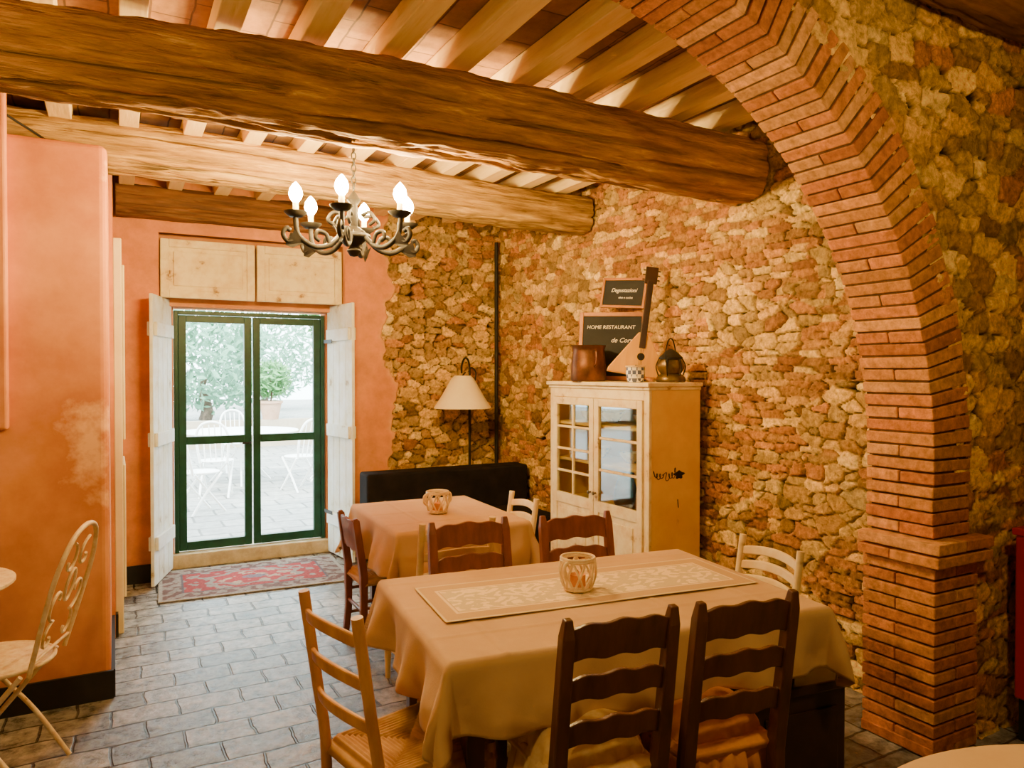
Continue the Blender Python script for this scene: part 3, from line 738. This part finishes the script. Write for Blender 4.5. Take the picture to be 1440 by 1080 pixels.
for sx in(-1,1):
    a,b=(-w+.052,-.003) if sx<0 else (.003,w-.052)
    y0,y1=-d-.012,-d+.012; z0,z1=.142,Ht-.112
    m_=MB(); st=.05
    m_.b2(a,a+st,y0,y1,z0,z1).b2(b-st,b,y0,y1,z0,z1).b2(a+st,b-st,y0,y1,z0,z0+.06).b2(a+st,b-st,y0,y1,z1-.05,z1).b2(a+st,b-st,y0,y1,.66,.73)
    m_.b2(a+st,b-st,y0+.008,y1-.006,z0+.06,.66).b2(a+st+.04,b-st-.04,y0+.002,y1-.006,z0+.10,.62)
    mu=.016
    if sx<0:
        xm=(a+b)/2; m_.b2(xm-mu/2,xm+mu/2,y0+.003,y1-.004,.73,z1-.05)
        for q in(1,2,3,):
            zz=.73+(z1-.05-.73)*q/4; m_.b2(a+st,b-st,y0+.004,y1-.005,zz-mu/2,zz+mu/2)
    else:
        for q in(1,2):
            zz=.73+(z1-.05-.73)*q/3; m_.b2(a+st,b-st,y0+.004,y1-.005,zz-mu/2,zz+mu/2)
    dr=m_.obj('door',M['cream'],K,bevel=.003)
    MB().b2(a+st,b-st,-.0015-d+.002,.0015-d+.002,.73,z1-.05).obj('glass_pane',M['cabglass'],dr)
    kx=b-.025 if sx<0 else a+.025
    MB().lathe([(0,0),(.006,0),(.006,.012),(.012,.018),(.012,.024),(0,.028)],12).obj('knob',M['brass'],dr,smooth=True,loc=(kx,y0,.78)).rotation_euler=(pi/2,0,0)
n=26; cy,cz=.03,.945
vs=[(w+.0015,cy,cz)]+[(w+.0015,cy+(.036*(1+.25*math.sin(q*3)+.2*math.sin(q*7)))*math.cos(q),cz+(.024*(1+.2*math.sin(q*5)))*math.sin(q)) for q in [2*pi*k/n for k in range(n)]]
MB().add(vs,[(0,1+k,1+(k+1)%n) for k in range(n)]).obj('painted_spot',M['black'],K)
scr=[]
for k in range(120):
    q=k/119; scr.append((w+.001,-.165+.17*q+.009*math.cos(q*47),.945+.013*math.sin(q*47)*(1+.4*math.sin(q*9))+(.028*max(0,math.sin(q*14+.6))**6)-(.022*max(0,math.sin(q*8+3))**8)))
MB().tube(scr,.0026,5).obj('painted_mark',M['ebony'],K)
MB().tube([(w+.001,0.02,.80),(w+.001,.025,.75)],.003,6).obj('keyhole',M['black'],K)
def pot(name,prof,loc,mat,label,cat,seg=28):
    o=MB().lathe(prof,seg).obj(name,mat,smooth=True,loc=loc); return tag(o,label,cat)
bowl=[(0,0),(.03,0),(.035,.01),(.07,.045),(.08,.07),(.075,.07),(.06,.045),(0,.012)]
for (yy,zz) in((3.62,.969),(3.85,.969),(4.2,.969),(3.7,1.219),(4.05,1.219),(4.3,1.219)):
    o=pot('bowl',bowl,(2.95,yy,zz),M['bluewhite'],'white ceramic bowl on the cabinet shelf','bowl'); o['group']='bowls in the cabinet'
for yy in(3.62,3.84):
    o=pot('copper_jug',[(0,0),(.06,0),(.08,.05),(.075,.12),(.05,.19),(.055,.23),(.05,.23),(.045,.19),(0,.02)],(2.90,yy,.679),M['copper'],'small copper jug inside the glazed cabinet','jug'); o['group']='jugs in the cabinet'

TZ=Ht-.004
E=empty('copper_pot',(2.80,4.12,TZ),0,'dark aged copper pot on top of the cabinet','pot')
MB().lathe([(0,0),(.110,0),(.120,.01),(.117,.12),(.106,.20),(.114,.235),(.122,.24),(.106,.238),(.098,.2),(.107,.12),(.107,.02),(0,.015)],36).obj('body',M['copper'],E,smooth=True)
MB().tube(spline([(-.03,-.113,.20),(-.04,-.15,.19),(-.04,-.15,.12),(-.03,-.113,.10)],6),.007,8).obj('handle',M['copper'],E,smooth=True)
def text_mesh(txt,size,parent,loc,name='lettering',shear=0):
    cu=bpy.data.curves.new('t','FONT'); cu.body=txt; cu.size=size; cu.extrude=.0008; cu.align_x='CENTER'; cu.shear=shear; cu.resolution_u=3
    to=bpy.data.objects.new('t',cu); COL.objects.link(to)
    dg=bpy.context.evaluated_depsgraph_get(); me=bpy.data.meshes.new_from_object(to.evaluated_get(dg))
    bpy.data.objects.remove(to)
    me.materials.clear(); me.materials.append(M['chalk'])
    o=bpy.data.objects.new(name,me); COL.objects.link(o); o.parent=parent; o.location=loc; o.rotation_euler=(pi/2,0,0); return o
def chalkboard(loc,rz,tilt,roll,w,h,label,lines,fw=.028):
    E=empty('chalkboard',loc,0,label,'sign'); E.rotation_euler=(tilt,roll,rz)
    MB().b2(-w/2+fw*.5,w/2-fw*.5,-.004,.006,fw*.5,h-fw*.5).obj('board',M['board'],E)
    MB().b2(-w/2,-w/2+fw,-.012,.010,0,h).b2(w/2-fw,w/2,-.012,.010,0,h).b2(-w/2+fw,w/2-fw,-.012,.010,0,fw).b2(-w/2+fw,w/2-fw,-.012,.010,h-fw,h).obj('frame',M['frame'],E,bevel=.003)
    for (tx,sz,x,z,sh) in lines: text_mesh(tx,sz,E,(x,-.0055,z),shear=sh)
chalkboard((3.00,4.15,TZ+.006),math.atan2(-.72,.69),-.10,.02,.46,.47,'wood-framed chalkboard reading HOME RESTAURANT on the cabinet',[('HOME RESTAURANT',.036,-.01,.355,.15),('de Corni',.045,.075,.262,.35)])
chalkboard((3.09,4.14,2.0),-pi/2+.35,-.12,.08,.36,.21,'small wood-framed chalkboard above the larger board',[('Degustazioni',.040,0,.11,.35),('vino e cucina',.022,.02,.065,.3)],.018)
E=empty('balalaika',(2.93,3.76,TZ+.030),0,'yellow triangular balalaika with dark neck leaning on the wall','instrument'); E.rotation_euler=(-.13,.14,-pi/2+1.0)
th=.045
tri=[(-.20,.01),(.17,0),(.17,.03),(.032,.28),(-.032,.28),(-.195,.035)]
m_=MB(); n=len(tri); m_.add([(x,-th,z) for x,z in tri]+[(x,.0,z) for x,z in tri],[tuple(range(n))]+[tuple(n+i for i in range(n))[::-1]]+[(i,(i+1)%n,n+(i+1)%n,n+i) for i in range(n)])
m_.obj('body',M['balal'],E,bevel=.006)
MB().b2(-.020,.020,-th-.008,-th+.02,.18,.62).obj('neck',M['ebony'],E,bevel=.003)
MB().b2(-.040,.040,-th-.006,-th+.012,.60,.71).obj('headstock',M['ebony'],E,bevel=.004)
for zz in(.625,.655,.685): MB().tube([(-.055,-th,zz),(.055,-th,zz)],.004,6).obj('tuning_peg',M['black'],E)
MB().add([(0,-th-.001,.125)]+[(.024*math.cos(2*pi*k/20),-th-.001,.125+.024*math.sin(2*pi*k/20)) for k in range(20)],[(0,1+k,1+(k+1)%20) for k in range(20)]).obj('sound_hole',M['black'],E)
MB().b2(-.03,.03,-th-.006,-th,.06,.068).obj('bridge',M['ebony'],E)
for x in(-.009,0,.009): MB().tube([(x,-th-.007,.02),(x,-th-.012,.61)],.0008,4).obj('string',M['iron'],E)
E=empty('ceramic_pot',(2.79,3.60,TZ),0,'small white checkered ceramic cup on the cabinet','cup')
MB().lathe([(0,0),(.045,0),(.050,.01),(.058,.05),(.056,.09),(.060,.098),(.052,.095),(.050,.05),(.040,.015),(0,.012)],28).obj('body',M['checker'],E,smooth=True)
MB().tube([(.057*math.cos(q),.057*math.sin(q),.095) for q in [2*pi*j/30 for j in range(30)]],.005,6,True).obj('rim',M['ceramic'],E,smooth=True)
E=empty('oil_lantern',(2.98,3.50,TZ),.6,'squat dark brass oil lantern with wire handle on the cabinet','lantern')
MB().lathe([(0,0),(.085,0),(.09,.012),(.085,.03),(.07,.045),(.06,.05),(0,.05)],28).obj('base',M['brass'],E,smooth=True)
MB().lathe([(.06,.05),(.08,.08),(.082,.11),(.06,.145),(.055,.145),(.075,.11),(.074,.08),(.055,.05)],28).obj('globe',M['brass'],E,smooth=True)
MB().lathe([(.07,.14),(.072,.15),(.045,.175),(.03,.19),(.012,.20),(0,.202)],28).obj('cap',M['iron'],E,smooth=True)
m_=MB()
for k in range(6):
    q=2*pi*k/6; m_.tube(spline([(.075*math.cos(q),.075*math.sin(q),.04),(.09*math.cos(q),.09*math.sin(q),.095),(.07*math.cos(q),.07*math.sin(q),.145)],5),.004,6)
m_.tube(spline([(-.088,0,.10),(-.12,0,.16),(-.07,.0,.24),(0,0,.265),(.07,0,.24),(.12,0,.16),(.088,0,.10)],6),.004,6)
m_.obj('wire_cage',M['iron'],E,smooth=True)

# ------------------------------------------------------------------ GARDEN furniture
def garden_chair(loc,rz,mat,label,scrolls=True,group='wrought iron garden chairs',base=0.0,k=1.0):
    E=empty('garden_chair',(loc[0],loc[1],base),rz,label,'chair',group)
    sz=.46
    m_=MB().lathe([(0,sz-.006),(.195,sz-.008),(.2,sz),(.195,sz+.006),(0,sz+.012)],32)
    m_.tube([(.2*math.cos(q),.2*math.sin(q),sz) for q in [2*pi*j/32 for j in range(32)]],.009,8,True)
    m_.obj('seat',mat,E,smooth=True)
    lr=.0095 if scrolls else .014
    for sx in(-1,1):
        MB().tube(spline([(sx*.17,-.20,0),(sx*.175,-.05,.22),(sx*.17,.16,.45)],8),lr,8).obj('leg',mat,E,smooth=True)
        MB().tube(spline([(sx*.15,.22,0),(sx*.155,.03,.22),(sx*.16,-.16,.45)],8),lr,8).obj('leg',mat,E,smooth=True)
    f=lambda x,z:(x,-.19-.14*(z-.46)/.5,z)
    m_=MB()
    m_.tube(spline([f(-.16,.45),f(-.18,.62),f(-.185,.80),f(-.12,.93),f(0,.97),f(.12,.93),f(.185,.80),f(.18,.62),f(.16,.45)],8),.0095 if scrolls else .016,8)
    if scrolls:
        def spiral(cx,cz,r,s0,turn,dr):
            return [f(cx+r*(1-k/22)*math.cos(s0+dr*turn*k/22),cz+r*(1-k/22)*math.sin(s0+dr*turn*k/22)) for k in range(20)]
        for sx in(-1,1):
            m_.tube(spiral(sx*.075,.84,.07,pi/2,5.5,sx),.006,6)
            m_.tube(spiral(sx*.085,.70,.075,-pi/2,5.5,sx),.006,6)
            m_.tube(spiral(sx*.075,.56,.065,pi/2,5.5,-sx),.006,6)
        m_.tube([f(.035*math.cos(q),.74+.06*math.sin(q)) for q in [2*pi*j/20 for j in range(20)]],.006,6,True)
        m_.tube([f(-.165,.50),f(.165,.50)],.006,6)
    else:
        for x in(-.1,-.03,.03,.1): m_.tube([f(x,.48),f(x*1.1,.93)],.008,5)
    m_.obj('backrest',mat,E,smooth=True)
    return E
garden_chair((-.41,3.38),facing(-.955,.295),M['gardeniron'],'rusty white wrought iron folding garden chair with scrolled back')
def bistro(loc,r,base,mat,label):
    E=empty('garden_table',(loc[0],loc[1],base),0,label,'table')
    MB().lathe([(0,.73),(r-.01,.73),(r,.738),(r,.748),(r-.01,.752),(0,.752)],48).obj('table_top',mat,E,smooth=True)
    for k in range(3):
        q=2*pi*k/3+.4; c_,s_=math.cos(q),math.sin(q)
        MB().tube(spline([(r*.6*c_,r*.6*s_,0),(r*.25*c_,r*.25*s_,.3),(r*.1*c_,r*.1*s_,.5),(r*.5*c_,r*.5*s_,.73)],6),.013,8).obj('leg',mat,E,smooth=True)
bistro((-.665,3.48),.32,0,M['gardeniron'],'small round cream iron bistro table by the plaster wall')
E=empty('red_cabinet',(3.62,1.59,0),0,'small red lacquered cabinet beside the brick pier','cabinet')
MB().b2(-.28,.28,-.14,.14,.18,.87).obj('body',M['red'],E,bevel=.008)
MB().b2(-.29,.29,-.15,.15,.87,.90).obj('top',M['red'],E,bevel=.005)
MB().b2(-.24,.24,-.155,-.14,.22,.84).obj('door',M['red'],E,bevel=.005)
for x in(-.24,.24):
    for y in(-.11,.11): MB().b2(x-.02,x+.02,y-.02,y+.02,0,.18).obj('leg',M['black'],E)

# ------------------------------------------------------------------ OUTSIDE
TB=-.02
struct(MB().b2(-14,18,6.66,45,-.2,TB).obj('terrace_floor',M['terrace']),'pale stone terrace paving')
struct(MB().b2(-8,12,16.5,16.8,TB,.55).obj('wall_garden',M['gwall']),'low rendered garden wall')
bistro((1.60,11.2),.80,TB,M['gardenwhite'],'large round white garden table on the sunny terrace')
for (x,y,fx,fy) in((.62,10.9,1,.1),(2.75,10.9,-1,.2),(1.15,10.1,.3,1),(2.2,10.1,-.4,1),(1.7,12.5,0,-1),(.85,9.0,.8,.4),(3.1,12.1,-.6,-.5),(2.75,9.4,-.9,.3)):
    garden_chair((x,y),facing(fx,fy),M['gardenwhite'],'white wrought iron garden chair on the terrace',False,'white terrace chairs',TB)
def foliage(n,R,c,sz,seed,squash=1.0):
    r=random.Random(seed); m_=MB()
    for i in range(n):
        while True:
            p=Vector((r.uniform(-1,1),r.uniform(-1,1),r.uniform(-1,1)))
            if .35<p.length<1: break
        p=Vector((p.x*R,p.y*R,p.z*R*squash))+Vector(c)
        a=Vector((r.gauss(0,1),r.gauss(0,1),r.gauss(0,1))).normalized(); b=a.orthogonal().normalized()
        s=sz*r.uniform(.6,1.3)
        m_.add([p-a*s,p+b*s*.35,p+a*s,p-b*s*.35],[(0,1,2,3)])
    return m_
def plant(x,y,h,R,mat,label,seed,z=TB):
    E=empty('potted_plant',(x,y,z),0,label,'plant','potted terrace plants')
    MB().lathe([(0,0),(.16,0),(.23,.34),(.26,.35),(.26,.40),(.23,.40),(.2,.36),(0,.35)],24).obj('pot',M['terra'],E,smooth=True)
    MB().tube([(0,0,.3),(.03,0,.3+h*.4),(0,.02,.3+h*.7)],.02,6).obj('stem',M['bark'],E)
    foliage(800,R,(0,0,.4+h*.6),.09,seed,h/R*.5).obj('leaves',mat,E)
plant(.05,13.6,.8,.42,M['leaf'],'green bushy plant in a terracotta pot',1)
plant(3.75,13.9,1.0,.5,M['leaf2'],'silvery green plant in a terracotta pot',2)
plant(3.0,16.65,.8,.45,M['leaf'],'green shrub in a terracotta pot on the garden wall',3,.55)
plant(.2,16.65,.9,.5,M['leaf2'],'silvery shrub in a terracotta pot on the garden wall',4,.55)
plant(4.6,16.65,1.0,.5,M['leaf'],'green shrub in a terracotta pot on the garden wall',5,.55)
def tree(x,y,h,R,mat,label,seed,n=3200):
    E=empty('tree',(x,y,TB),0,label,'tree','garden trees')
    MB().tube(spline([(0,0,0),(.1,0,h*.3),(-.05,.1,h*.7),(0,0,h)],6),[.2]*6+[.15]*6+[.1]*7,10).obj('trunk',M['bark'],E,smooth=True)
    foliage(n,R,(0,0,h+R*.3),.20,seed,.8).obj('foliage',mat,E)
tree(-.6,20,2.8,2.1,M['leaf2'],'leafy garden tree beyond the terrace',11,2600)
tree(2.6,26,1.4,2.3,M['leaf2'],'leafy garden tree beyond the terrace',14,1800)
tree(7.0,22,3.0,2.2,M['leaf'],'leafy garden tree beyond the terrace',12)
tree(5.6,33,1.6,2.6,M['leaf2'],'silvery olive tree beyond the terrace',13,1800)

# ------------------------------------------------------------------ LIGHT
w=bpy.data.worlds.new('World'); SC.world=w; w.use_nodes=True
bg=w.node_tree.nodes['Background']; bg.inputs[0].default_value=(.78,.93,1.0,1); bg.inputs[1].default_value=17.0
def light(name,typ,loc,e,col,size=.1,rot=None):
    l=bpy.data.lights.new(name,typ); l.energy=e; l.color=col
    if typ=='POINT': l.shadow_soft_size=size
    if typ=='SUN': l.angle=.02
    o=bpy.data.objects.new(name,l); COL.objects.link(o); o.location=loc
    if rot: o.rotation_euler=rot
    return o
light('sun_light','SUN',(0,10,8),13,(1,.96,.88),rot=(math.radians(38),math.radians(-22),0))
warm=(1,.69,.27)
light('fill_light','POINT',(-.35,1.05,1.95),36,warm,.06)  # unseen fill lights, added out of view to brighten the room
light('fill_light','POINT',(2.0,.6,2.35),50,warm,.06)
light('fill_light','POINT',(-.9,2.4,2.5),18,warm,.10)

# ------------------------------------------------------------------ CAMERA
cam=bpy.data.cameras.new('Camera'); cam.sensor_width=36; cam.lens=26; cam.clip_start=.02
co=bpy.data.objects.new('Camera',cam); COL.objects.link(co)
co.location=(0,0,1.55); co.rotation_euler=(math.radians(90-.83),0,math.radians(-28.3))
SC.camera=co
